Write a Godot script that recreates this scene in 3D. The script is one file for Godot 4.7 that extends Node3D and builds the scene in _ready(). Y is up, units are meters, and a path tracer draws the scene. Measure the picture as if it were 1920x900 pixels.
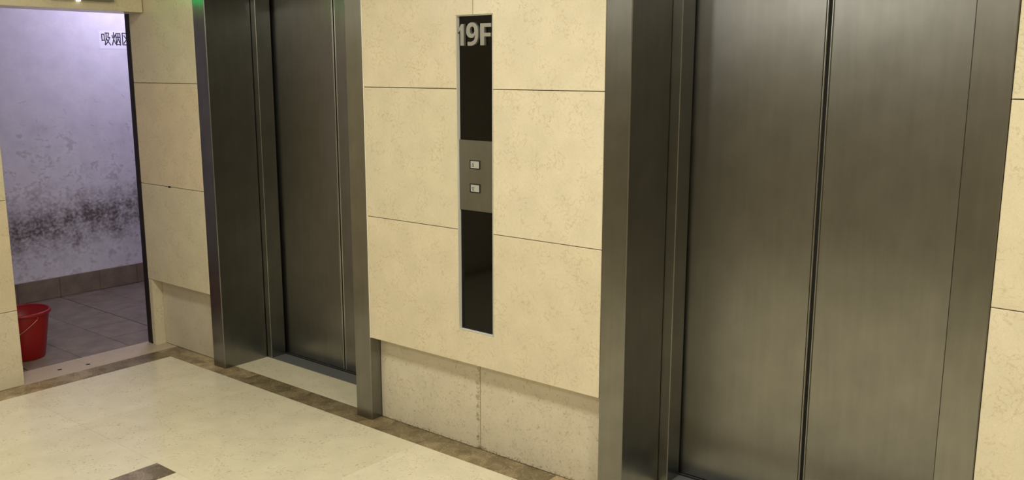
extends Node3D
# Elevator lobby: x runs along the elevator wall, y up, z from the elevator wall (z = 0) towards the lobby.

var M := {}
var rng := RandomNumberGenerator.new()

const LEFT_X := -4.91      # lobby face of the left wall
const FAR_X := -6.69       # far wall of the room behind the doorway
const BASE_Z := -0.065     # face of the recessed base panels
const ROWS := [0.409, 0.989, 1.572, 2.155, 2.6]
const E1 := -3.768         # centres of the two elevators
const E2 := -1.172
const CEIL := 2.6
const LOBBY_Z := 4.2
const LOBBY_X := 2.2


func _ready() -> void:
	rng.seed = 7
	setup_view()
	make_materials()
	build_floor()
	build_elevator_wall()
	build_left_wall()
	build_shell()
	build_smoking_room()
	elevator(E1, "stainless steel elevator entrance with dark closed doors beside the smoking room doorway")
	elevator(E2, "large stainless steel elevator entrance with closed doors, right of the call panel")
	call_panel()
	exit_sign()
	bucket()
	paper_notice()
	lobby_lamps()
	wall_lamps()
	smoking_lamp()


# ------------------------------------------------------------------ view and light
func setup_view() -> void:
	var cam := Camera3D.new()
	cam.name = "camera"
	cam.fov = 29.478
	cam.near = 0.05
	cam.far = 60.0
	add_child(cam)
	cam.position = Vector3(0, 1.6504, 2.8)
	cam.rotation = Vector3(-0.184969, 0.678034, 0.001048)
	cam.current = true
	var we := WorldEnvironment.new()
	we.name = "world_environment"
	var e := Environment.new()
	e.background_mode = Environment.BG_COLOR
	e.background_color = Color.BLACK
	e.tonemap_mode = Environment.TONE_MAPPER_LINEAR
	e.tonemap_exposure = 1.06
	e.sdfgi_enabled = true
	e.ssao_enabled = true
	e.ssil_enabled = true
	we.environment = e
	add_child(we)


const LAMPS := [[-3.64, 1.35, 1.4], [-1.83, 1.35, 2.3], [0.0, 1.35, 2.8], [-0.9, 3.3, 2.7]]
const LAMP_COLOR := Color(1.0, 0.985, 0.93)


func lobby_lamps() -> void:
	var where := ["square ceiling light over the lobby nearest the doorway wall", "square ceiling light in front of the right-hand elevator", "square ceiling light farthest along the elevator wall", "square ceiling light over the back of the lobby"]
	for i in LAMPS.size():
		var l = LAMPS[i]
		var t := thing("ceiling_light", where[i], "light", Vector3(l[0], CEIL, l[1]), "square lobby ceiling lights")
		var ring := PackedVector2Array([Vector2(-0.2, -0.2), Vector2(0.2, -0.2), Vector2(0.2, 0.2), Vector2(-0.2, 0.2)])
		put("frame", prism(ring, -0.02, 0.0, 0.003, "y", -1), M.white_metal, t)
		var g := PackedVector2Array([Vector2(-0.17, -0.17), Vector2(0.17, -0.17), Vector2(0.17, 0.17), Vector2(-0.17, 0.17)])
		put("diffuser", prism(g, -0.026, -0.018, 0.002, "y", -1), M.lamp_glow, t)
		var a := AreaLight3D.new()
		a.name = "lamp_light"
		a.area_size = Vector2(0.34, 0.34)
		a.light_energy = l[2]
		a.light_color = LAMP_COLOR
		a.shadow_enabled = true
		set_range(a)
		t.add_child(a, true)
		a.position = Vector3(0, -0.03, 0)
		a.rotation = Vector3(-PI / 2, 0, 0)


# two small wall lights outside the picture; the steel doors and the polished stone mirror them
func wall_lamps() -> void:
	for k in [[Vector3(LEFT_X, 2.2, 2.8), PI / 2, "small oblong wall light on the left wall of the lobby"], [Vector3(-2.86, 2.17, LOBBY_Z - 0.03), PI, "small oblong wall light on the wall opposite the elevators"]]:
		var t := thing("wall_light", k[2], "light", k[0], "small lobby wall lights")
		t.rotation.y = k[1]
		put("back_plate", prism(rect(-0.15, 0.0, 0.15, 0.13), 0.0005, 0.02, 0.003), M.white_metal, t)
		put("diffuser", prism(rect(-0.13, 0.015, 0.13, 0.115), 0.019, 0.05, 0.012), M.wall_glow, t)
		var a := AreaLight3D.new()
		a.name = "wall_lamp_light"
		a.area_size = Vector2(0.24, 0.09)
		a.light_energy = 0.5
		a.light_color = Color(1.0, 0.99, 0.95)
		a.shadow_enabled = true
		set_range(a)
		t.add_child(a, true)
		a.position = Vector3(0, 0.065, 0.055)
		a.rotation = Vector3(0, PI, 0)


func smoking_lamp() -> void:
	var p := Vector3(-6.05, 2.42, -0.85)
	var t := thing("tube_light", "white fluorescent tube light on the ceiling of the smoking room", "light", p)
	put("housing", prism(rect(-0.05, -0.3, 0.05, 0.3), 0.0, 0.08, 0.004, "y", 1), M.white_metal, t)
	put("tube", prism(rect(-0.03, -0.28, 0.03, 0.28), -0.03, 0.0, 0.01, "y", -1), M.tube_glow, t)
	var a := OmniLight3D.new()
	a.name = "tube_lamp_light"
	a.light_size = 0.06
	a.light_energy = 0.6
	a.light_color = Color(0.88, 0.845, 1.0)
	a.shadow_enabled = true
	set_range(a)
	t.add_child(a, true)
	a.position = Vector3(0, -0.1, 0)


func set_range(l: Light3D) -> void:
	for k in ["area_range", "omni_range", "spot_range"]:
		if k in l:
			l.set(k, 14.0)
	for k in ["area_attenuation", "omni_attenuation", "spot_attenuation"]:
		if k in l:
			l.set(k, 2.0)


# ------------------------------------------------------------------ helpers
func numbered(called: String) -> String:
	if not has_node(called):
		return called
	var n := 1
	while has_node("%s_%03d" % [called, n]):
		n += 1
	return "%s_%03d" % [called, n]


func thing(called: String, label: String, category: String, at := Vector3.ZERO, group := "", kind := "") -> Node3D:
	var o := Node3D.new()
	o.name = numbered(called)
	add_child(o)
	o.position = at
	tag(o, label, category, group, kind)
	return o


func tag(o: Node, label: String, category: String, group := "", kind := "") -> void:
	o.set_meta("label", label)
	o.set_meta("category", category)
	if group:
		o.set_meta("group", group)
	if kind:
		o.set_meta("kind", kind)


func put(called: String, mesh: Mesh, mat: Material, parent: Node, at := Vector3.ZERO, label := "") -> MeshInstance3D:
	var o := MeshInstance3D.new()
	o.name = called
	o.mesh = mesh
	o.material_override = mat
	o.cast_shadow = GeometryInstance3D.SHADOW_CASTING_SETTING_ON
	parent.add_child(o, true)
	o.position = at
	if label:
		o.set_meta("label", label)
	return o


func rect(x0: float, y0: float, x1: float, y1: float) -> PackedVector2Array:
	return PackedVector2Array([Vector2(x0, y0), Vector2(x1, y0), Vector2(x1, y1), Vector2(x0, y1)])


func tri(st: SurfaceTool, a: Array, b: Array, c: Array, n: Vector3) -> void:
	# each corner: [position, uv]; front faces run clockwise
	var order := [a, b, c]
	if (b[0] - a[0]).cross(c[0] - a[0]).dot(n) > 0.0:
		order = [a, c, b]
	for k in order:
		st.set_normal(n)
		st.set_uv(k[1])
		st.set_uv2(k[1])
		st.add_vertex(k[0])


func to3(p: Vector2, w: float, axis: String) -> Vector3:
	if axis == "z":
		return Vector3(p.x, p.y, w)
	if axis == "y":
		return Vector3(p.x, w, p.y)
	return Vector3(w, p.y, p.x)


func inset(poly: PackedVector2Array, d: float) -> PackedVector2Array:
	var out := PackedVector2Array()
	var n := poly.size()
	for i in n:
		var e0 := (poly[i] - poly[(i + n - 1) % n]).normalized()
		var e1 := (poly[(i + 1) % n] - poly[i]).normalized()
		var n0 := Vector2(-e0.y, e0.x)
		var n1 := Vector2(-e1.y, e1.x)
		out.append(poly[i] + (n0 + n1) * d / (1.0 + n0.dot(n1)))
	return out


# A slab with outline poly between w0 and w1 along an axis; the edges of its front (the +axis side, or -axis when face is -1) are chamfered by c.
func prism(poly_in: PackedVector2Array, w0: float, w1: float, c: float, axis := "z", face := 1) -> ArrayMesh:
	var st := SurfaceTool.new()
	st.begin(Mesh.PRIMITIVE_TRIANGLES)
	add_prism(st, poly_in, w0, w1, c, axis, face)
	return st.commit()


func add_prism(st: SurfaceTool, poly_in: PackedVector2Array, w0: float, w1: float, c: float, axis := "z", face := 1) -> void:
	var poly := poly_in
	if Geometry2D.is_polygon_clockwise(poly):
		poly = poly.duplicate()
		poly.reverse()
	# is_polygon_clockwise works in a y-down frame: make sure the signed area is positive
	var area := 0.0
	for i in poly.size():
		area += poly[i].cross(poly[(i + 1) % poly.size()])
	if area < 0.0:
		poly = poly.duplicate()
		poly.reverse()
	var front := maxf(w0, w1) if face > 0 else minf(w0, w1)
	var back := minf(w0, w1) if face > 0 else maxf(w0, w1)
	var axis_n := to3(Vector2.ZERO, float(face), axis)
	var top := inset(poly, c) if c > 0.0 else poly
	var idx := Geometry2D.triangulate_polygon(top)
	for k in range(0, idx.size(), 3):
		var f := []
		var b := []
		for q in 3:
			var p: Vector2 = top[idx[k + q]]
			var pb: Vector2 = poly[idx[k + q]]
			f.append([to3(p, front, axis), Vector2(p.x, -p.y)])
			b.append([to3(pb, back, axis), Vector2(pb.x, -pb.y)])
		tri(st, f[0], f[1], f[2], axis_n)
		tri(st, b[0], b[1], b[2], -axis_n)
	var edge := front - c * face
	var n := poly.size()
	for i in n:
		var p0: Vector2 = poly[i]
		var p1: Vector2 = poly[(i + 1) % n]
		var d := (p1 - p0).normalized()
		var outward := to3(Vector2(d.y, -d.x), 0.0, axis)
		var upright := absf(d.x) < 0.5
		var corners := [[p0, back], [p1, back], [p1, edge], [p0, edge]]
		var q := []
		for k in corners:
			var pp: Vector2 = k[0]
			var w: float = k[1]
			q.append([to3(pp, w, axis), Vector2(w, -pp.y) if upright else Vector2(pp.x, w)])
		tri(st, q[0], q[1], q[2], outward)
		tri(st, q[0], q[2], q[3], outward)
		if c > 0.0:
			var t0: Vector2 = top[i]
			var t1: Vector2 = top[(i + 1) % n]
			var nn := (outward + axis_n).normalized()
			var r := [[to3(p0, edge, axis), Vector2(p0.x, -p0.y)], [to3(p1, edge, axis), Vector2(p1.x, -p1.y)], [to3(t1, front, axis), Vector2(t1.x, -t1.y)], [to3(t0, front, axis), Vector2(t0.x, -t0.y)]]
			tri(st, r[0], r[1], r[2], nn)
			tri(st, r[0], r[2], r[3], nn)


func box(x0: float, x1: float, y0: float, y1: float, z0: float, z1: float, c := 0.0) -> ArrayMesh:
	return prism(rect(x0, y0, x1, y1), z0, z1, c)


# profile: points (radius, height); smooth lathe around y
func lathe(profile: Array, seg := 48) -> ArrayMesh:
	var st := SurfaceTool.new()
	st.begin(Mesh.PRIMITIVE_TRIANGLES)
	st.set_smooth_group(0)
	for i in profile.size() - 1:
		for s in seg:
			var a0 := TAU * s / seg
			var a1 := TAU * (s + 1) / seg
			var p0: Vector2 = profile[i]
			var p1: Vector2 = profile[i + 1]
			var v := [Vector3(p0.x * cos(a0), p0.y, p0.x * sin(a0)), Vector3(p0.x * cos(a1), p0.y, p0.x * sin(a1)), Vector3(p1.x * cos(a1), p1.y, p1.x * sin(a1)), Vector3(p1.x * cos(a0), p1.y, p1.x * sin(a0))]
			if p0.x > 0.0001:
				for k in [0, 1, 2]:
					st.add_vertex(v[k])
			if p1.x > 0.0001:
				for k in [0, 2, 3]:
					st.add_vertex(v[k])
	st.index()
	st.generate_normals()
	return st.commit()


func tube(points: Array, r: float, seg := 8) -> ArrayMesh:
	var st := SurfaceTool.new()
	st.begin(Mesh.PRIMITIVE_TRIANGLES)
	var rings := []
	var up := Vector3.UP
	for i in points.size():
		var d: Vector3 = (points[mini(i + 1, points.size() - 1)] - points[maxi(i - 1, 0)]).normalized()
		var s := d.cross(up)
		if s.length() < 0.1:
			s = d.cross(Vector3.RIGHT)
		s = s.normalized()
		var u := s.cross(d).normalized()
		var ring := []
		for k in seg:
			var a := TAU * k / seg
			ring.append([points[i] + (s * cos(a) + u * sin(a)) * r, s * cos(a) + u * sin(a)])
		rings.append(ring)
	for i in points.size() - 1:
		for k in seg:
			var q := [rings[i][k], rings[i][(k + 1) % seg], rings[i + 1][(k + 1) % seg], rings[i + 1][k]]
			var mid: Vector3 = q[0][1] + q[1][1]
			for o in [[0, 1, 2], [0, 2, 3]]:
				var ids: Array = o
				if (q[o[1]][0] - q[o[0]][0]).cross(q[o[2]][0] - q[o[0]][0]).dot(mid) > 0.0:
					ids = [o[0], o[2], o[1]]
				for j in ids:
					st.set_normal(q[j][1])
					st.add_vertex(q[j][0])
	return st.commit()


# ------------------------------------------------------------------ materials
func noise(seed_: int, freq: float, octaves: int, kind := FastNoiseLite.TYPE_SIMPLEX_SMOOTH, fractal := FastNoiseLite.FRACTAL_FBM, warp := 0.0) -> FastNoiseLite:
	var n := FastNoiseLite.new()
	n.seed = seed_
	n.noise_type = kind
	n.frequency = freq
	n.fractal_type = fractal
	n.fractal_octaves = octaves
	if warp > 0.0:
		n.domain_warp_enabled = true
		n.domain_warp_amplitude = warp
		n.domain_warp_frequency = freq * 1.5
	return n


func layer(n: FastNoiseLite, size: int) -> PackedByteArray:
	var im := n.get_seamless_image(size, size)
	im.convert(Image.FORMAT_L8)
	return im.get_data()


func ss(a: float, b: float, x: float) -> float:
	var t := clampf((x - a) / (b - a), 0.0, 1.0)
	return t * t * (3.0 - 2.0 * t)


# beige marble: cloudy ground, curly hair-thin veins in clusters, small pale fossils and dark specks
func marble(seed_: int, base: Color, vein: Color, pale: Color, vein_amount: float, speck_amount: float) -> ImageTexture:
	var size := 1024
	var cloud := layer(noise(seed_, 0.006, 4), size)
	var ridge := layer(noise(seed_ + 1, 0.03, 3, FastNoiseLite.TYPE_SIMPLEX_SMOOTH, FastNoiseLite.FRACTAL_RIDGED, 22.0), size)
	var mask := layer(noise(seed_ + 2, 0.009, 3), size)
	var speck := layer(noise(seed_ + 3, 0.06, 2), size)
	var fine := layer(noise(seed_ + 4, 0.2, 2), size)
	var out := PackedByteArray()
	out.resize(size * size * 3)
	for i in size * size:
		var c := cloud[i] / 255.0
		var r := ss(0.66, 0.93, ridge[i] / 255.0) * (0.25 + 0.75 * ss(0.42, 0.68, mask[i] / 255.0)) * vein_amount
		var s := ss(0.74, 0.86, speck[i] / 255.0) * speck_amount * ss(0.4, 0.65, mask[i] / 255.0)
		var p := ss(0.22, 0.12, speck[i] / 255.0) * 0.6
		var k := 1.0 + (c - 0.5) * 0.05 + (fine[i] / 255.0 - 0.5) * 0.05
		var t := clampf(r + s, 0.0, 1.0)
		var col := base.lerp(pale, p * 0.5).lerp(vein, t)
		out[i * 3] = int(clampf(col.r * k, 0, 1) * 255)
		out[i * 3 + 1] = int(clampf(col.g * k, 0, 1) * 255)
		out[i * 3 + 2] = int(clampf(col.b * k, 0, 1) * 255)
	return ImageTexture.create_from_image(Image.create_from_data(size, size, false, Image.FORMAT_RGB8, out))


func brown_marble(seed_: int) -> ImageTexture:
	var size := 512
	var cloud := layer(noise(seed_, 0.009, 5, FastNoiseLite.TYPE_SIMPLEX_SMOOTH, FastNoiseLite.FRACTAL_FBM, 25.0), size)
	var ridge := layer(noise(seed_ + 1, 0.02, 3, FastNoiseLite.TYPE_SIMPLEX_SMOOTH, FastNoiseLite.FRACTAL_RIDGED, 25.0), size)
	var fine := layer(noise(seed_ + 2, 0.12, 3), size)
	var breccia := noise(seed_ + 3, 0.014, 1, FastNoiseLite.TYPE_CELLULAR, FastNoiseLite.FRACTAL_NONE, 14.0)
	breccia.cellular_return_type = FastNoiseLite.RETURN_CELL_VALUE
	var patches := layer(breccia, size)
	var out := PackedByteArray()
	out.resize(size * size * 3)
	var dark := Color(0.50, 0.455, 0.345)
	var mid := Color(0.72, 0.66, 0.53)
	var light := Color(0.83, 0.78, 0.67)
	for i in size * size:
		var c := clampf(0.5 * ss(0.25, 0.75, cloud[i] / 255.0) + 0.7 * (patches[i] / 255.0) - 0.1, 0.0, 1.0)
		var col := dark.lerp(mid, c).lerp(light, ss(0.72, 0.96, ridge[i] / 255.0) * 0.6)
		var k := 1.0 + (fine[i] / 255.0 - 0.5) * 0.34
		out[i * 3] = int(clampf(col.r * k, 0, 1) * 255)
		out[i * 3 + 1] = int(clampf(col.g * k, 0, 1) * 255)
		out[i * 3 + 2] = int(clampf(col.b * k, 0, 1) * 255)
	return ImageTexture.create_from_image(Image.create_from_data(size, size, false, Image.FORMAT_RGB8, out))


# vertical brushing: streaks that change fast across and slowly along, with faint rubbed patches
func brushed(seed_: int, lo: float, hi: float) -> ImageTexture:
	var size := 512
	var rough := layer(noise(seed_, 0.012, 3), size)
	var n := noise(seed_ + 1, 0.35, 3)
	var n2 := noise(seed_ + 2, 0.05, 3)
	var out := PackedByteArray()
	out.resize(size * size * 3)
	for y in size:
		for x in size:
			var i := y * size + x
			var a := float(x) / size * TAU
			var streak := n.get_noise_3d(cos(a) * 160.0, sin(a) * 160.0, y * 0.06) * 0.25 + n2.get_noise_3d(cos(a) * 110.0, sin(a) * 110.0, y * 0.12) * 0.5
			var v := clampf(0.5 + streak * 0.5 + (rough[i] / 255.0 - 0.5) * 0.6, 0.0, 1.0)
			var b := int(lerpf(lo, hi, v) * 255)
			out[i * 3] = b
			out[i * 3 + 1] = b
			out[i * 3 + 2] = b
	return ImageTexture.create_from_image(Image.create_from_data(size, size, false, Image.FORMAT_RGB8, out))


# grimy painted plaster, 1 pixel = 3.5 mm: scuffs, rubbed-in dirt and heel marks where the photograph shows them
func plaster_wall(z0: float, z1: float, h: float) -> ImageTexture:
	var w := 1024
	var hh := 768
	var dirt := PackedFloat32Array()
	dirt.resize(w * hh)
	var mott := noise(91, 0.02, 5)
	var grain := noise(92, 0.11, 4)
	var patch := noise(93, 0.008, 3)
	var sz := (z1 - z0) / w
	var sy := h / hh
	var r := RandomNumberGenerator.new()
	r.seed = 5
	# rubbed-in grime: a ragged band of smears
	for k in 4200:
		var z := r.randf_range(-1.3, 0.75)
		var band := r.randfn(0.56 - 0.06 * ss(-0.5, 0.1, z), 0.11)
		if k % 5 == 0:
			band = r.randf_range(0.2, 1.25)
		var amount := r.randf_range(0.01, 0.045)
		if k % 5 == 0:
			amount *= 0.55
		var cx := (z1 - z) / sz
		var cy := (h - band) / sy
		var rx := r.randf_range(5.0, 22.0)
		var ry := r.randf_range(5.0, 22.0)
		if z > 0.15:
			amount *= 0.8
		for y in range(maxi(0, int(cy - ry)), mini(hh, int(cy + ry) + 1)):
			for x in range(maxi(0, int(cx - rx)), mini(w, int(cx + rx) + 1)):
				var q := pow((x - cx) / rx, 2) + pow((y - cy) / ry, 2)
				if q < 1.0:
					dirt[y * w + x] += amount * (1.0 - q) * clampf(0.8 + 0.8 * grain.get_noise_2d(x, y) + 0.5 * mott.get_noise_2d(x * 2.0, y), 0.0, 1.4)
	# heel marks and scratches
	for k in 260:
		var z := r.randf_range(-1.2, 0.7)
		var yy := r.randf_range(0.2, 1.45) if k % 2 else r.randfn(0.85, 0.2)
		var cx := (z1 - z) / sz
		var cy := (h - yy) / sy
		var ang := r.randf_range(-0.4, 1.6)
		var ln := r.randf_range(3.0, 13.0)
		var amount := r.randf_range(0.03, 0.2)
		for s in int(ln * 2.0):
			var px := int(cx + cos(ang) * (s * 0.5 - ln / 2) + mott.get_noise_1d(k * 31.0 + s) * 3.0)
			var py := int(cy + sin(ang) * (s * 0.5 - ln / 2))
			if px > 0 and px < w - 1 and py > 0 and py < hh - 1:
				dirt[py * w + px] += amount * 0.6
				dirt[py * w + px + 1] += amount * 0.3
	var out := PackedByteArray()
	out.resize(w * hh * 3)
	var paint := Color(0.86, 0.855, 0.86)
	var soil := Color(0.3, 0.26, 0.24)
	for y in hh:
		var wy := h - (y + 0.5) * sy
		for x in w:
			var i := y * w + x
			var m := mott.get_noise_2d(x, y)
			var ragged := ss(0.05, 0.55, grain.get_noise_2d(x * 0.8, y * 0.8) * 0.7 + m) * (0.45 if wy < 1.1 + 0.6 * patch.get_noise_2d(x, y) else 0.06)
			var d := clampf(dirt[i] + ragged * 0.4, 0.0, 0.85)
			var k := 1.0 + m * 0.05
			var col := paint.lerp(soil, d)
			out[i * 3] = int(clampf(col.r * k, 0, 1) * 255)
			out[i * 3 + 1] = int(clampf(col.g * k, 0, 1) * 255)
			out[i * 3 + 2] = int(clampf(col.b * k, 0, 1) * 255)
	return ImageTexture.create_from_image(Image.create_from_data(w, hh, false, Image.FORMAT_RGB8, out))


# soil on the base panels between the elevators: ragged dirt along their joint and where mops reach the floor line, and loose spots
func base_dirt() -> ImageTexture:
	var w := 800
	var h := 256
	var n := noise(301, 0.035, 4)
	var g := noise(302, 0.12, 3)
	var jx := (-2.486 + 3.113) / 1.3 * w
	var out := PackedByteArray()
	out.resize(w * h * 3)
	for y in h:
		for x in w:
			var k := y * w + x
			var a := n.get_noise_2d(x, y)
			var b := g.get_noise_2d(x, y)
			var d := 0.0
			d += ss(10.0, 0.0, absf(x - jx + 5.0 + a * 8.0)) * ss(-0.25, 0.5, b + a) * 0.38
			d += ss(9.0, 0.0, h - y + a * 14.0 - 2.0) * ss(-0.2, 0.3, b) * 0.5
			d += ss(15.0, 2.0, Vector2(x - jx, h - y).length() + b * 8.0) * 0.75
			d += ss(0.36, 0.55, b) * ss(0.1, 0.35, a) * 0.2
			d += ss(0.12, 0.4, a) * ss(-0.1, 0.4, b) * 0.12
			d = clampf(d, 0.0, 0.85)
			var c := Color.WHITE.lerp(Color(0.45, 0.4, 0.32), d)
			out[k * 3] = int(c.r * 255)
			out[k * 3 + 1] = int(c.g * 255)
			out[k * 3 + 2] = int(c.b * 255)
	return ImageTexture.create_from_image(Image.create_from_data(w, h, false, Image.FORMAT_RGB8, out))


func mat(called: String, color: Color, rough: float, metal := 0.0) -> StandardMaterial3D:
	var m := StandardMaterial3D.new()
	m.resource_name = called
	m.albedo_color = color
	m.roughness = rough
	m.metallic = metal
	M[called] = m
	return m


func tri_mat(called: String, tex: Texture2D, scale: float, rough: float, tint := Color.WHITE, offset := Vector3.ZERO) -> StandardMaterial3D:
	var m := mat(called, tint, rough)
	m.albedo_texture = tex
	m.uv1_triplanar = true
	m.uv1_world_triplanar = true
	m.uv1_scale = Vector3.ONE * scale
	m.uv1_offset = offset
	m.uv1_triplanar_sharpness = 8.0
	return m


func glow(called: String, color: Color, energy: float) -> void:
	var m := mat(called, color, 0.5)
	m.emission_enabled = true
	m.emission = color
	m.emission_energy_multiplier = energy


func make_materials() -> void:
	var stone := marble(11, Color(0.86, 0.82, 0.717), Color(0.70, 0.63, 0.49), Color(0.91, 0.885, 0.80), 0.38, 0.35)
	var tints := [Color(1, 1, 1), Color(0.985, 0.98, 0.97), Color(0.97, 0.975, 0.965), Color(0.99, 0.97, 0.95)]
	for i in 4:
		tri_mat("stone_%d" % i, stone, 0.85, 0.27, tints[i], Vector3(0.37 * i, 0.23 * i, 0.51 * i))
	tri_mat("stone_base", stone, 0.85, 0.4, Color(0.945, 0.95, 0.965), Vector3(0.6, 0.15, 0.3))
	var soiled := tri_mat("stone_soiled", stone, 0.85, 0.4, Color(0.945, 0.95, 0.965), Vector3(0.6, 0.15, 0.3))
	soiled.detail_enabled = true
	soiled.detail_blend_mode = BaseMaterial3D.BLEND_MODE_MUL
	soiled.detail_uv_layer = BaseMaterial3D.DETAIL_UV_2
	soiled.detail_albedo = base_dirt()
	soiled.uv2_scale = Vector3(1.0 / 1.3, 1.0 / 0.409, 1.0)
	soiled.uv2_offset = Vector3(3.113 / 1.3, 1.0, 0.0)
	var floor_tex := marble(41, Color(0.9, 0.87, 0.775), Color(0.64, 0.58, 0.47), Color(0.95, 0.92, 0.85), 0.22, 0.6)
	for i in 3:
		tri_mat("floor_stone_%d" % i, floor_tex, 0.8, 0.19, [Color(1, 1, 1), Color(0.985, 0.98, 0.975), Color(0.975, 0.975, 0.96)][i], Vector3(0.41 * i, 0, 0.29 * i))
	tri_mat("sill_stone", floor_tex, 0.8, 0.45, Color(0.93, 0.93, 0.91), Vector3(0.2, 0, 0.6))
	tri_mat("worn_sill", floor_tex, 0.8, 0.4, Color(0.84, 0.8, 0.78), Vector3(0.5, 0, 0.1))
	var brown := brown_marble(71)
	for i in 3:
		tri_mat("border_stone_%d" % i, brown, 1.6, 0.24, [Color(0.85, 0.83, 0.8), Color(0.78, 0.76, 0.72), Color(0.98, 0.95, 0.92)][i], Vector3(0.33 * i, 0, 0.77 * i))
	mat("grout", Color(0.60, 0.55, 0.44), 0.8)
	mat("dark_stone", Color(0.62, 0.585, 0.505), 0.4)
	mat("pale_strip", Color(0.9, 0.88, 0.8), 0.6)
	mat("wall_core", Color(0.32, 0.28, 0.21), 0.9)
	mat("dark_void", Color(0.02, 0.02, 0.02), 0.9)
	mat("ceiling_paint", Color(0.85, 0.83, 0.78), 0.9)
	mat("white_metal", Color(0.85, 0.85, 0.83), 0.45)
	var streaks := brushed(21, 0.9, 1.0)
	var streak_rough := brushed(25, 0.88, 1.0)
	for k in [["steel", Color(0.575, 0.575, 0.56), 0.31], ["door_steel", Color(0.595, 0.595, 0.585), 0.33], ["faceplate_steel", Color(0.6, 0.6, 0.58), 0.42]]:
		var m := tri_mat(k[0], streaks, 0.9, k[2], k[1])
		m.metallic = 1.0
		m.roughness_texture = streak_rough
		m.anisotropy_enabled = true
		m.anisotropy = 0.6
	mat("edge_steel", Color(0.66, 0.66, 0.63), 0.3, 1.0)
	mat("gap_black", Color(0.015, 0.015, 0.015), 0.8)  # black that stands in for shade in the door gap and sill groove
	mat("sill_metal", Color(0.42, 0.43, 0.43), 0.55, 0.3)
	mat("letter_metal", Color(0.6, 0.595, 0.56), 0.4, 0.6)
	mat("black_glass", Color(0.012, 0.014, 0.012), 0.06).metallic_specular = 0.4
	mat("slot_lining", Color(0.86, 0.86, 0.82), 0.5)
	mat("button_frame", Color(0.04, 0.04, 0.04), 0.5)
	mat("button_face", Color(0.66, 0.66, 0.63), 0.35)
	mat("button_print", Color(0.12, 0.12, 0.12), 0.6)
	mat("jamb_paint", Color(0.1, 0.075, 0.06), 0.5)
	mat("bucket_red", Color(0.56, 0.03, 0.04), 0.4)
	mat("wire", Color(0.75, 0.55, 0.5), 0.35, 0.3)
	mat("paper", Color(0.9, 0.9, 0.9), 0.8)
	mat("ink", Color(0.06, 0.05, 0.09), 0.7)
	mat("sign_case", Color(0.5, 0.51, 0.48), 0.4, 0.6)
	glow("lamp_glow", Color(1.0, 0.93, 0.8), 3.0)
	glow("wall_glow", Color(1.0, 0.98, 0.92), 9.0)
	glow("tube_glow", Color(0.88, 0.86, 1.0), 3.0)
	glow("sign_green", Color(0.05, 0.8, 0.4), 1.3)
	glow("white_led", Color(1.0, 1.0, 0.95), 2.0)
	for i in 3:
		tri_mat("room_tile_%d" % i, brown_tile(), 1.1, 0.42, [Color(0.56, 0.51, 0.45), Color(0.545, 0.495, 0.435), Color(0.57, 0.52, 0.46)][i], Vector3(0.3 * i, 0, 0.2 * i))
	tri_mat("room_skirting", brown_tile(), 1.1, 0.5, Color(0.55, 0.49, 0.41))
	mat("room_grout", Color(0.09, 0.075, 0.07), 0.9)
	var pw := mat("plaster_grimy", Color.WHITE, 0.75)
	pw.albedo_texture = plaster_wall(-2.2, 1.6, 2.5)
	pw.texture_repeat = false
	mat("plaster", Color(0.8, 0.79, 0.8), 0.8)


var tile_tex: ImageTexture
func brown_tile() -> ImageTexture:
	if tile_tex:
		return tile_tex
	var size := 256
	var a := layer(noise(131, 0.02, 5), size)
	var b := layer(noise(132, 0.15, 2), size)
	var out := PackedByteArray()
	out.resize(size * size * 3)
	for i in size * size:
		var v := int(clampf(0.9 + (a[i] / 255.0 - 0.5) * 0.22 + (b[i] / 255.0 - 0.5) * 0.08, 0, 1) * 255)
		out[i * 3] = v
		out[i * 3 + 1] = v
		out[i * 3 + 2] = v
	tile_tex = ImageTexture.create_from_image(Image.create_from_data(size, size, false, Image.FORMAT_RGB8, out))
	return tile_tex


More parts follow.
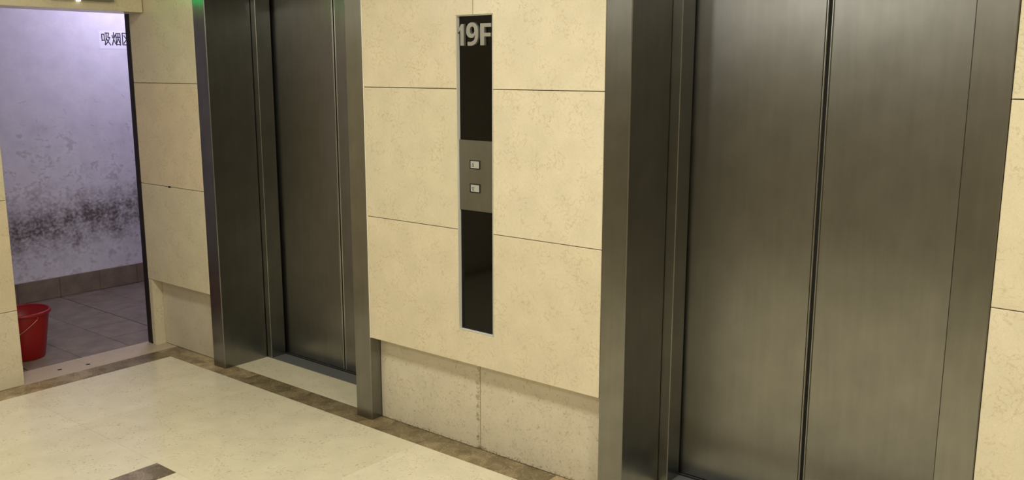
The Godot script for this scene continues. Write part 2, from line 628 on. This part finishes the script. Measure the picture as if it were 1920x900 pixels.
# ------------------------------------------------------------------ floor
func build_floor() -> void:
	var f := MeshInstance3D.new()
	f.name = "floor"
	f.mesh = box(-5.14, LOBBY_X, -0.15, -0.0012, -0.6, LOBBY_Z)
	f.material_override = M.grout
	add_child(f)
	tag(f, "polished cream marble lobby floor with brown marble border strips", "floor", "", "structure")
	var g := 0.0005
	var place := func(called: String, x0: float, z0: float, x1: float, z1: float, m: Material, label := "") -> void:
		put(called, prism(rect(x0 + g, z0 + g, x1 - g, z1 - g), -0.012, 0.0, 0.0004, "y"), m, f, Vector3.ZERO, label)
	# big cream tiles; one brown inlay strip runs towards the lobby at x = -3.466
	var xs := [-4.76, -4.113, -3.466, -3.316, -2.744, -2.069, -1.394, -0.719, -0.044, 0.631, 1.306, LOBBY_X]
	var zs := [0.068, 0.908, 1.55, 2.2, 2.85, 3.5, LOBBY_Z]
	var n := 0
	for j in zs.size() - 1:
		for i in xs.size() - 1:
			if i == 2 and j > 0:
				place.call("inlay_strip", xs[i], zs[j], xs[i + 1], zs[j + 1], M["border_stone_%d" % (j % 3)], "brown marble inlay strip")
			elif i == 2 and j == 0:
				continue
			elif i == 3 and j == 0:
				place.call("floor_tile", xs[2], zs[j], xs[4], zs[j + 1], M["floor_stone_%d" % (n % 3)])
			else:
				place.call("floor_tile", xs[i], zs[j], xs[i + 1], zs[j + 1], M["floor_stone_%d" % ((n * 2 + j) % 3)])
			n += 1
	# brown border along the elevator wall and along the left wall
	var bx := [-4.91, -4.76, -4.094, -3.419, -2.744, -2.069, -1.394, -0.719, -0.044, 0.631, 1.306, LOBBY_X]
	for i in bx.size() - 1:
		place.call("border_tile", bx[i], BASE_Z, bx[i + 1], 0.068, M["border_stone_%d" % ((i * 2 + i / 3) % 3)])
	var bz := [0.068, 0.45, 1.1, 1.78, 2.45, 3.1, LOBBY_Z]
	for i in bz.size() - 1:
		place.call("border_tile", LEFT_X, bz[i], -4.76, bz[i + 1], M["border_stone_%d" % ((i + 1) % 3)])
	# pale sills inside the two elevator openings and in the doorway
	for c in [E1, E2]:
		place.call("sill_slab", c - 0.547, -0.285, c + 0.547, BASE_Z, M.sill_stone, "cream marble sill slab in front of elevator door")
	place.call("sill_slab", -5.14, BASE_Z, LEFT_X, 0.45, M.worn_sill, "worn cream marble sill slab in the doorway")
	place.call("sill_slab", -5.14, 0.45, LEFT_X, 1.1, M.worn_sill, "worn cream marble sill slab in the doorway")
	# two dark bolt holes in the doorway sill
	for h in [Vector3(-5.022, 0.0, 0.589), Vector3(-4.991, 0.0, 0.443)]:
		put("bolt_hole", lathe([Vector2(0.0, 0.0006), Vector2(0.011, 0.0006), Vector2(0.013, 0.0)], 14), M.dark_void, f, h)


# ------------------------------------------------------------------ elevator wall
func slab(parent: Node, called: String, poly: PackedVector2Array, m: Material, z0 := -0.085, z1 := 0.0, axis := "z") -> MeshInstance3D:
	return put(called, prism(inset_ccw(poly, 0.0014), z0, z1, 0.0016, axis), m, parent)


func inset_ccw(poly: PackedVector2Array, d: float) -> PackedVector2Array:
	var area := 0.0
	for i in poly.size():
		area += poly[i].cross(poly[(i + 1) % poly.size()])
	var p := poly.duplicate()
	if area < 0.0:
		p.reverse()
	return inset(p, d)


const SLOT := [-2.547, 0.556, -2.355, 1.862]   # opening for the call panel: x0, y0, x1, y1


func build_elevator_wall() -> void:
	var w := thing("wall_back", "cream marble panel wall holding the two elevators", "wall", Vector3.ZERO, "", "structure")
	# core behind the cladding, open at the elevators
	var st := SurfaceTool.new()
	st.begin(Mesh.PRIMITIVE_TRIANGLES)
	for s in [[-5.065, E1 - 0.66], [E1 + 0.66, E2 - 0.66], [E2 + 0.66, LOBBY_X + 0.1]]:
		add_prism(st, rect(s[0], -0.15, s[1], CEIL), -0.7, -0.086, 0.0)
	for c in [E1, E2]:
		add_prism(st, rect(c - 0.66, 2.21, c + 0.66, CEIL), -0.7, -0.086, 0.0)
	put("wall_core", st.commit(), M.wall_core, w)
	for c in [E1, E2]:
		put("shaft_lining", box(c - 0.66, c + 0.66, -0.15, 2.21, -0.72, -0.66), M.dark_void, w)
	var L := E1 - 0.655   # outer edges of the elevator frames
	var CL := E1 + 0.655
	var CR := E2 - 0.655
	var R := E2 + 0.656
	var x0: float = SLOT[0]
	var y0: float = SLOT[1]
	var x1: float = SLOT[2]
	var y1: float = SLOT[3]
	# left of the first elevator: one column of panels
	for i in 4:
		slab(w, "stone_panel", rect(-5.07, ROWS[i], L, ROWS[i + 1]), M["stone_%d" % [2, 3, 2, 1][i]])
	var PL := CL + 0.006
	# between the elevators, around the slot of the call panel
	slab(w, "stone_panel", PackedVector2Array([Vector2(PL, ROWS[0]), Vector2(CR, ROWS[0]), Vector2(CR, ROWS[1]), Vector2(x1, ROWS[1]), Vector2(x1, y0), Vector2(x0, y0), Vector2(x0, ROWS[1]), Vector2(PL, ROWS[1])]), M.stone_1)
	slab(w, "stone_panel", rect(PL, ROWS[1], x0, ROWS[2]), M.stone_2)
	slab(w, "stone_panel", rect(x1, ROWS[1], CR, ROWS[2]), M.stone_0)
	var mx := -2.457
	put("pale_edge_strip", box(CL, CL + 0.006, ROWS[0], ROWS[3], -0.03, -0.0008, 0.0008), M.pale_strip, w)  # narrow pale strip along the left edge of the centre panels
	put("chipped_edge", prism(PackedVector2Array([Vector2(-4.781, 0.986), Vector2(-4.771, 0.983), Vector2(-4.755, 0.984), Vector2(-4.746, 0.988), Vector2(-4.757, 0.994), Vector2(-4.772, 0.993)]), -0.01, 0.0004, 0.0), M.dark_void, w)
	slab(w, "stone_panel", PackedVector2Array([Vector2(PL, ROWS[2]), Vector2(x0, ROWS[2]), Vector2(x0, y1), Vector2(mx, y1), Vector2(mx, ROWS[3]), Vector2(PL, ROWS[3])]), M.stone_1)
	slab(w, "stone_panel", PackedVector2Array([Vector2(x1, ROWS[2]), Vector2(CR, ROWS[2]), Vector2(CR, ROWS[3]), Vector2(mx, ROWS[3]), Vector2(mx, y1), Vector2(x1, y1)]), M.stone_0)
	slab(w, "stone_panel", rect(PL, ROWS[3], mx, ROWS[4]), M.stone_2)
	slab(w, "stone_panel", rect(mx, ROWS[3], CR, ROWS[4]), M.stone_3)
	# over the elevators
	for c in [E1, E2]:
		slab(w, "stone_panel", rect(c - 0.655, 2.21, c + 0.655, ROWS[4]), M.stone_1)
	# right of the second elevator
	var cols := [R, 0.16, 0.83, 1.5, LOBBY_X]
	for i in 4:
		for k in 4:
			slab(w, "stone_panel", rect(cols[k], ROWS[i], cols[k + 1], ROWS[i + 1]), M["stone_%d" % ((i + k) % 4)])
	# recessed base panels
	for b in [[-5.03, L], [CL, -2.486], [-2.486, CR], [R, 0.5], [0.5, 1.4], [1.4, LOBBY_X]]:
		slab(w, "base_panel", rect(b[0], 0.0, b[1], ROWS[0]), M.stone_soiled if b[0] > -4.0 and b[0] < -2.0 else M.stone_base, -0.085, BASE_Z)
	# the small pier that closes the recess beside the doorway
	put("stone_pier", prism(rect(-5.069, 0.0, -5.032, ROWS[0] - 0.001), -0.085, -0.001, 0.0015), M.stone_2, w)
	# dark painted door frame at the end of this wall
	var t := thing("trim_1", "dark brown painted metal door frame of the smoking room doorway", "door frame", Vector3.ZERO, "", "structure")
	put("jamb", box(-5.122, -5.072, 0.0, 1.962, -0.11, 0.0, 0.003), M.jamb_paint, t)
	put("door_stop", box(-5.135, -5.123, 0.0, 1.962, -0.11, -0.03, 0.002), M.jamb_paint, t)


# ------------------------------------------------------------------ left wall with the doorway
func build_left_wall() -> void:
	var w := thing("wall_left", "cream marble wall with the open doorway to the smoking room", "wall", Vector3.ZERO, "", "structure")
	var st := SurfaceTool.new()
	st.begin(Mesh.PRIMITIVE_TRIANGLES)
	add_prism(st, rect(0.85, -0.15, LOBBY_Z, CEIL), -5.13, -4.932, 0.0, "x")
	add_prism(st, rect(0.002, 1.985, 0.85, CEIL), -5.13, -4.932, 0.0, "x")
	put("wall_core", st.commit(), M.plaster, w)
	slab(w, "lintel_panel", rect(0.003, 1.96, 0.824, CEIL), M.stone_2, -4.931, LEFT_X, "x")
	put("lintel_soffit", box(-5.13, -4.9315, 1.9615, 1.984, 0.003, 0.824), M.stone_2, w)
	put("door_jamb", box(-5.13, -4.9315, 0.0, 1.96, 0.8255, 0.849), M.stone_3, w)
	var zc := [0.824, 1.5, 2.2, 2.9, 3.6, LOBBY_Z]
	var rows := [0.0] + ROWS
	for k in 5:
		for i in 5:
			slab(w, "stone_panel", rect(zc[k], rows[i], zc[k + 1], rows[i + 1]), M["stone_%d" % ((i * 3 + k) % 4)], -4.931, LEFT_X, "x")


# ------------------------------------------------------------------ rest of the lobby, outside the picture
func build_shell() -> void:
	var c := MeshInstance3D.new()
	c.name = "ceiling"
	c.mesh = box(-5.14, LOBBY_X + 0.1, CEIL, CEIL + 0.12, -0.7, LOBBY_Z + 0.1)
	c.material_override = M.ceiling_paint
	add_child(c)
	tag(c, "plain off-white lobby ceiling", "ceiling", "", "structure")
	var f := thing("wall_front", "marble wall of the lobby opposite the elevators", "wall", Vector3.ZERO, "", "structure")
	put("wall_core", box(-5.13, LOBBY_X + 0.1, -0.15, 2.0, LOBBY_Z + 0.002, LOBBY_Z + 0.15), M.dark_stone, f)
	put("painted_band", box(-5.13, LOBBY_X + 0.1, 2.0, CEIL, LOBBY_Z - 0.03, LOBBY_Z + 0.15), M.ceiling_paint, f)
	var r := thing("wall_right", "marble wall at the right end of the lobby", "wall", Vector3.ZERO, "", "structure")
	put("wall_core", prism(rect(-0.085, -0.15, LOBBY_Z, CEIL), LOBBY_X + 0.001, LOBBY_X + 0.1, 0.0, "x"), M.stone_base, r)


# ------------------------------------------------------------------ smoking room behind the doorway
func build_smoking_room() -> void:
	var z0 := -2.2
	var z1 := 1.6
	var f := MeshInstance3D.new()
	f.name = "floor_001"
	f.mesh = box(FAR_X - 0.1, -5.141, -0.15, -0.003, z0 - 0.1, z1 + 0.1)
	f.material_override = M.room_grout
	add_child(f)
	tag(f, "dull grey-brown ceramic tile floor of the smoking room", "floor", "", "structure")
	var xs := [FAR_X, -6.6, -6.3, -6.0, -5.7, -5.4, -5.141]
	var n := 0
	for i in xs.size() - 1:
		for j in 12:
			var za := -2.0 + 0.005 + 0.3 * j
			var m: Material = M["room_tile_%d" % ((n * 7 + i * 2) % 3)]
			n += 1
			var g := 0.002
			put("floor_tile", prism(rect(xs[i] + g, za + g, xs[i + 1] - g, za + 0.3 - g), -0.02, -0.0005 - 0.0008 * ((n * 5) % 3), 0.001, "y"), m, f)
	# far wall, with UVs that follow its own height and length
	var st := SurfaceTool.new()
	st.begin(Mesh.PRIMITIVE_TRIANGLES)
	var q := []
	for k in [[z0, 0.0], [z1, 0.0], [z1, 2.5], [z0, 2.5]]:
		q.append([Vector3(FAR_X, k[1], k[0]), Vector2((z1 - k[0]) / (z1 - z0), 1.0 - k[1] / 2.5)])
	tri(st, q[0], q[1], q[2], Vector3.RIGHT)
	tri(st, q[0], q[2], q[3], Vector3.RIGHT)
	var wl := thing("wall_far", "white plaster wall of the smoking room smeared with dark grime", "wall", Vector3.ZERO, "", "structure")
	put("wall_core", prism(rect(z0 - 0.1, -0.15, z1 + 0.1, 2.5), FAR_X - 0.12, FAR_X - 0.001, 0.0, "x"), M.plaster, wl)
	put("painted_plaster", st.commit(), M.plaster_grimy, wl)
	var b := thing("baseboard_far", "brownish ceramic tile skirting along the grimy wall", "baseboard", Vector3.ZERO, "", "structure")
	for j in 12:
		var za := -2.0 + 0.3 * j
		put("skirting_tile", prism(rect(za + 0.001, 0.0005, za + 0.299, 0.15), FAR_X + 0.0005, FAR_X + 0.012, 0.002, "x"), M.room_skirting, b)
	var e := thing("wall_north", "plaster end wall of the smoking room", "wall", Vector3.ZERO, "", "structure")
	put("wall_core", box(FAR_X - 0.1, -5.0, -0.15, 2.5, z0 - 0.1, z0 - 0.001), M.plaster, e)
	var s := thing("wall_south", "plaster wall of the smoking room nearer the camera", "wall", Vector3.ZERO, "", "structure")
	put("wall_core", box(FAR_X - 0.1, -5.131, -0.15, 2.5, z1 + 0.001, z1 + 0.1), M.plaster, s)
	var x := thing("wall_east", "plaster wall of the smoking room behind the elevator wall", "wall", Vector3.ZERO, "", "structure")
	put("wall_core", box(-5.13, -5.066, -0.15, 2.5, z0 - 0.1, -0.112), M.plaster, x)
	var c := MeshInstance3D.new()
	c.name = "ceiling_001"
	c.mesh = box(FAR_X - 0.12, -5.0, 2.501, 2.6, z0 - 0.1, z1 + 0.1)
	c.mesh = box(FAR_X - 0.12, -5.141, 2.501, 2.6, z0 - 0.1, z1 + 0.1)
	c.material_override = M.plaster
	add_child(c)
	tag(c, "plain plaster ceiling of the smoking room", "ceiling", "", "structure")


# ------------------------------------------------------------------ elevators
func elevator(cx: float, label: String) -> void:
	var t := thing("elevator", label, "elevator", Vector3(cx, 0, 0), "stainless steel elevators")
	var o := 0.655
	var i := 0.547
	var k := 0.505
	# outer frame: two posts and a header, 28 cm deep
	for s in [-1.0, 1.0]:
		put("frame_post", box(minf(s * o, s * i), maxf(s * o, s * i), 0.0, 2.2, -0.28, 0.0, 0.003), M.steel, t)
		var ij := put("inner_jamb", box(minf(s * (i + 0.02), s * k), maxf(s * (i + 0.02), s * k), 0.0, 2.12, -0.38, -0.284, 0.0025), M.steel, t)
		ij.name = "inner_jamb" if s < 0 else "inner_jamb_001"
	put("frame_header", box(-i, i, 2.1, 2.2, -0.28, -0.0005, 0.002), M.steel, t)
	put("inner_header", box(-k, k, 2.07, 2.12, -0.385, -0.284, 0.0015), M.steel, t)
	# sill of the landing; black groove strip paints the shade under the doors
	var sill := put("sill", box(-i, i, -0.03, 0.002, -0.44, -0.2855, 0.0008), M.sill_metal, t)
	put("dark_groove_strip", box(-i, i, 0.0, 0.0024, -0.397, -0.384), M.gap_black, sill)
	# two leaves that meet in the middle, each with a bright edge strip and a black fill painting the shade of the gap
	for s in [-1.0, 1.0]:
		var leaf := put("door_leaf", span(s, 0.54, 0.0135, 0.009, 2.1, -0.43, -0.398, 0.0015), M.door_steel, t)
		put("edge_strip", span(s, 0.0125, 0.0052, 0.009, 2.1, -0.43, -0.3975, 0.0025), M.edge_steel, leaf)
		put("dark_gap_fill", span(s, 0.0051, 0.0002, 0.009, 2.1, -0.43, -0.404, 0.0), M.gap_black, leaf)


func span(s: float, a: float, b: float, y0: float, y1: float, z0: float, z1: float, c: float) -> ArrayMesh:
	return box(minf(s * a, s * b), maxf(s * a, s * b), y0, y1, z0, z1, c)


# ------------------------------------------------------------------ call panel with the floor number
func call_panel() -> void:
	var x0: float = SLOT[0] + 0.0015
	var y0: float = SLOT[1] + 0.0015
	var x1: float = SLOT[2] - 0.0015
	var y1: float = SLOT[3] - 0.0015
	var t := thing("call_panel", "tall black glass elevator call panel with steel plate and floor number 19F", "call panel")
	put("upper_glass", box(x0, x1, 1.366, y1, -0.05, -0.018, 0.0008), M.black_glass, t)
	put("lower_glass", box(x0, x1, y0, 1.073, -0.05, -0.018, 0.0008), M.black_glass, t)
	# the slot's pale edge trim
	var st := SurfaceTool.new()
	st.begin(Mesh.PRIMITIVE_TRIANGLES)
	add_prism(st, rect(SLOT[0] + 0.0002, SLOT[1] + 0.0002, SLOT[0] + 0.0016, SLOT[3] - 0.0002), -0.05, 0.0005, 0.0)
	add_prism(st, rect(SLOT[2] - 0.0016, SLOT[1] + 0.0002, SLOT[2] - 0.0002, SLOT[3] - 0.0002), -0.05, 0.0005, 0.0)
	add_prism(st, rect(SLOT[0] + 0.0016, SLOT[1] + 0.0002, SLOT[2] - 0.0016, SLOT[1] + 0.0016), -0.05, 0.0005, 0.0)
	add_prism(st, rect(SLOT[0] + 0.0016, SLOT[3] - 0.0016, SLOT[2] - 0.0016, SLOT[3] - 0.0002), -0.05, 0.0005, 0.0)
	put("edge_trim", st.commit(), M.slot_lining, t)
	var plate := put("faceplate", box(x0 + 0.0005, x1 - 0.0005, 1.074, 1.365, -0.05, -0.01, 0.0012), M.faceplate_steel, t, Vector3.ZERO, "brushed steel plate with two call buttons")
	for up in [true, false]:
		var by := 1.266 if up else 1.1685
		var bx := -2.4575
		var b := put("button", frame_mesh(bx - 0.027, by - 0.0185, bx + 0.027, by + 0.0185, 0.0035, -0.0105, -0.0065), M.button_frame, t, Vector3.ZERO, "up call button" if up else "down call button")
		put("button_face", box(bx - 0.0234, bx + 0.0234, by - 0.0149, by + 0.0149, -0.0105, -0.0075, 0.001), M.button_face, b)
		var s := SurfaceTool.new()
		s.begin(Mesh.PRIMITIVE_TRIANGLES)
		var d := 1.0 if up else -1.0
		var c := Vector2(bx - 0.0095, by - 0.002)
		var p := [c + Vector2(-0.006, -0.005 * d), c + Vector2(0.006, -0.005 * d), c + Vector2(0, 0.008 * d)]
		for i in 3:
			stroke(s, p[i], p[(i + 1) % 3], 0.0018, -0.0076, -0.0072)
		put("arrow", s.commit(), M.button_print, b)
	var glyph := [["1", -2.5448, -2.511, 1.744, 1.829], ["9", -2.497, -2.434, 1.743, 1.834], ["F", -2.423, -2.367, 1.744, 1.829]]
	for g in glyph:
		if g[0] == "1":
			var w1: float = g[2] - g[1]
			var h1: float = g[4] - g[3]
			var one := PackedVector2Array()
			for p in [[0.44, 0.0], [1.0, 0.0], [1.0, 1.0], [0.56, 1.0], [0.38, 0.88], [0.0, 0.76], [0.0, 0.57], [0.44, 0.72]]:
				one.append(Vector2(g[1] + p[0] * w1, g[3] + p[1] * h1))
			put("numeral", prism(one, -0.018, -0.006, 0.0005), M.letter_metal, t, Vector3.ZERO, "raised grey metal character 1")
			continue
		var tm := TextMesh.new()
		var fnt := SystemFont.new()
		fnt.font_names = PackedStringArray(["Droid Sans"])
		fnt.font_weight = 700
		tm.font = fnt
		tm.text = g[0]
		tm.font_size = 64
		tm.pixel_size = 0.002
		tm.depth = 0.03
		tm.curve_step = 0.5
		var ab := tm.get_aabb()
		var o := put("numeral", tm, M.letter_metal, t, Vector3.ZERO, "raised grey metal character %s" % g[0])
		o.scale = Vector3((g[2] - g[1]) / ab.size.x, (g[4] - g[3]) / ab.size.y, 0.012 / ab.size.z)
		o.position = Vector3(g[1], g[3], -0.018) - Vector3(ab.position.x, ab.position.y, ab.position.z) * o.scale


func frame_mesh(x0: float, y0: float, x1: float, y1: float, w: float, z0: float, z1: float) -> ArrayMesh:
	var st := SurfaceTool.new()
	st.begin(Mesh.PRIMITIVE_TRIANGLES)
	add_prism(st, rect(x0, y0, x0 + w, y1), z0, z1, 0.0005)
	add_prism(st, rect(x1 - w, y0, x1, y1), z0, z1, 0.0005)
	add_prism(st, rect(x0 + w, y0, x1 - w, y0 + w), z0, z1, 0.0005)
	add_prism(st, rect(x0 + w, y1 - w, x1 - w, y1), z0, z1, 0.0005)
	return st.commit()


func stroke(st: SurfaceTool, a: Vector2, b: Vector2, w: float, z0: float, z1: float, axis := "z") -> void:
	var d := (b - a).normalized()
	var n := Vector2(-d.y, d.x) * w / 2
	var e := d * w * 0.35
	add_prism(st, PackedVector2Array([a - e - n, b + e - n, b + e + n, a - e + n]), z0, z1, 0.0, axis)


# ------------------------------------------------------------------ sign over the doorway
func exit_sign() -> void:
	var t := thing("exit_sign", "green lit sign in a grey metal case above the doorway", "sign", Vector3(LEFT_X, 2.008, 0.35))
	put("case", prism(rect(-0.17, 0.0, 0.17, 0.15), 0.0005, 0.03, 0.003, "x"), M.sign_case, t)
	put("lit_face", prism(rect(-0.155, 0.014, 0.155, 0.136), 0.028, 0.0315, 0.001, "x"), M.sign_green, t)
	put("indicator_lamp", prism(rect(-0.015, 0.008, 0.015, 0.026), -0.006, 0.0005, 0.001, "y", -1), M.white_led, t)
	var a := AreaLight3D.new()
	a.name = "sign_light"
	a.area_size = Vector2(0.3, 0.12)
	a.light_energy = 0.012
	a.light_color = Color(0.1, 0.95, 0.5)
	a.shadow_enabled = true
	set_range(a)
	t.add_child(a, true)
	a.position = Vector3(0.033, 0.075, 0)
	a.rotation = Vector3(0, -PI / 2, 0)


# ------------------------------------------------------------------ bucket
func bucket() -> void:
	var t := thing("bucket", "red plastic bucket on the smoking room floor", "bucket", Vector3(-5.412, 0.0, 0.607))
	var rb := 0.11
	var rt := 0.15
	var h := 0.28
	put("body", lathe([Vector2(0.0, 0.006), Vector2(rb - 0.012, 0.006), Vector2(rb - 0.01, 0.0), Vector2(rb - 0.003, 0.0), Vector2(rb, 0.006), Vector2(lerpf(rb, rt, 0.5), h * 0.5), Vector2(rt - 0.002, h * 0.93), Vector2(rt, h * 0.985), Vector2(rt - 0.003, h * 0.985), Vector2(lerpf(rb, rt, 0.5) - 0.003, h * 0.5), Vector2(rb - 0.004, 0.012), Vector2(0.0, 0.012)]), M.bucket_red, t)
	put("rim", lathe([Vector2(rt - 0.004, h - 0.006), Vector2(rt - 0.002, h), Vector2(rt + 0.005, h + 0.001), Vector2(rt + 0.009, h - 0.004), Vector2(rt + 0.009, h - 0.016), Vector2(rt + 0.006, h - 0.018), Vector2(rt - 0.001, h - 0.018)]), M.bucket_red, t)
	# wire bail hanging down against the side that faces the lobby
	var pts := []
	var a0 := deg_to_rad(-12.0)
	for i in 41:
		var u := i / 40.0
		var a := a0 + PI * u
		var y := 0.248 - 0.12 * sin(PI * u)
		var r := lerpf(rb, rt, y / h) + 0.006
		pts.append(Vector3(cos(a) * r, y, sin(a) * r))
	put("handle", tube(pts, 0.0022), M.wire, t, Vector3.ZERO, "thin wire handle")
	for k in [a0, a0 + PI]:
		var r2 := lerpf(rb, rt, 0.9)
		put("handle_lug", lathe([Vector2(0.0, -0.012), Vector2(0.008, -0.01), Vector2(0.009, 0.01), Vector2(0.0, 0.012)], 12), M.bucket_red, t, Vector3(cos(k) * r2, 0.25, sin(k) * r2))


# ------------------------------------------------------------------ paper notice
func paper_notice() -> void:
	var zl := -0.648
	var t := thing("paper_notice", "white paper notice with three dark Chinese characters on the far wall", "notice", Vector3(FAR_X, 1.797, zl))
	put("sheet", prism(rect(-0.275, 0.0, 0.0, 0.132), 0.0005, 0.0015, 0.0002, "x"), M.paper, t)
	var chars := [
		[[[.05, .82], [.05, .32]], [[.05, .82], [.32, .82], [.32, .32]], [[.05, .36], [.32, .36]], [[.42, .92], [.84, .92], [.72, .6], [.93, .58], [.72, .26], [.4, .0]], [[.56, .92], [.53, .5], [.36, .04]], [[.53, .55], [.7, .28], [1.0, .0]]],
		[[[.08, .76], [.13, .55]], [[.42, .8], [.34, .6]], [[.25, .98], [.25, .5], [.04, .0]], [[.25, .42], [.43, .1]], [[.52, .9], [.52, .0]], [[.52, .9], [.98, .9], [.98, .0]], [[.52, .05], [.98, .05]], [[.58, .62], [.92, .62]], [[.75, .82], [.73, .5], [.58, .18]], [[.75, .5], [.92, .18]]],
		[[[.08, .94], [.95, .94]], [[.1, .94], [.1, .04], [.99, .04]], [[.8, .8], [.52, .42], [.24, .16]], [[.28, .76], [.55, .48], [.84, .18]]]]
	for c in 3:
		var st := SurfaceTool.new()
		st.begin(Mesh.PRIMITIVE_TRIANGLES)
		for line in chars[c]:
			for k in line.size() - 1:
				var p0 := Vector2(-(0.02 + c * 0.078 + line[k][0] * 0.068), 0.028 + line[k][1] * 0.094)
				var p1 := Vector2(-(0.02 + c * 0.078 + line[k + 1][0] * 0.068), 0.028 + line[k + 1][1] * 0.094)
				stroke(st, p0, p1, 0.0075, 0.001, 0.0018 + 0.00002 * k, "x")
		put("character", st.commit(), M.ink, t)
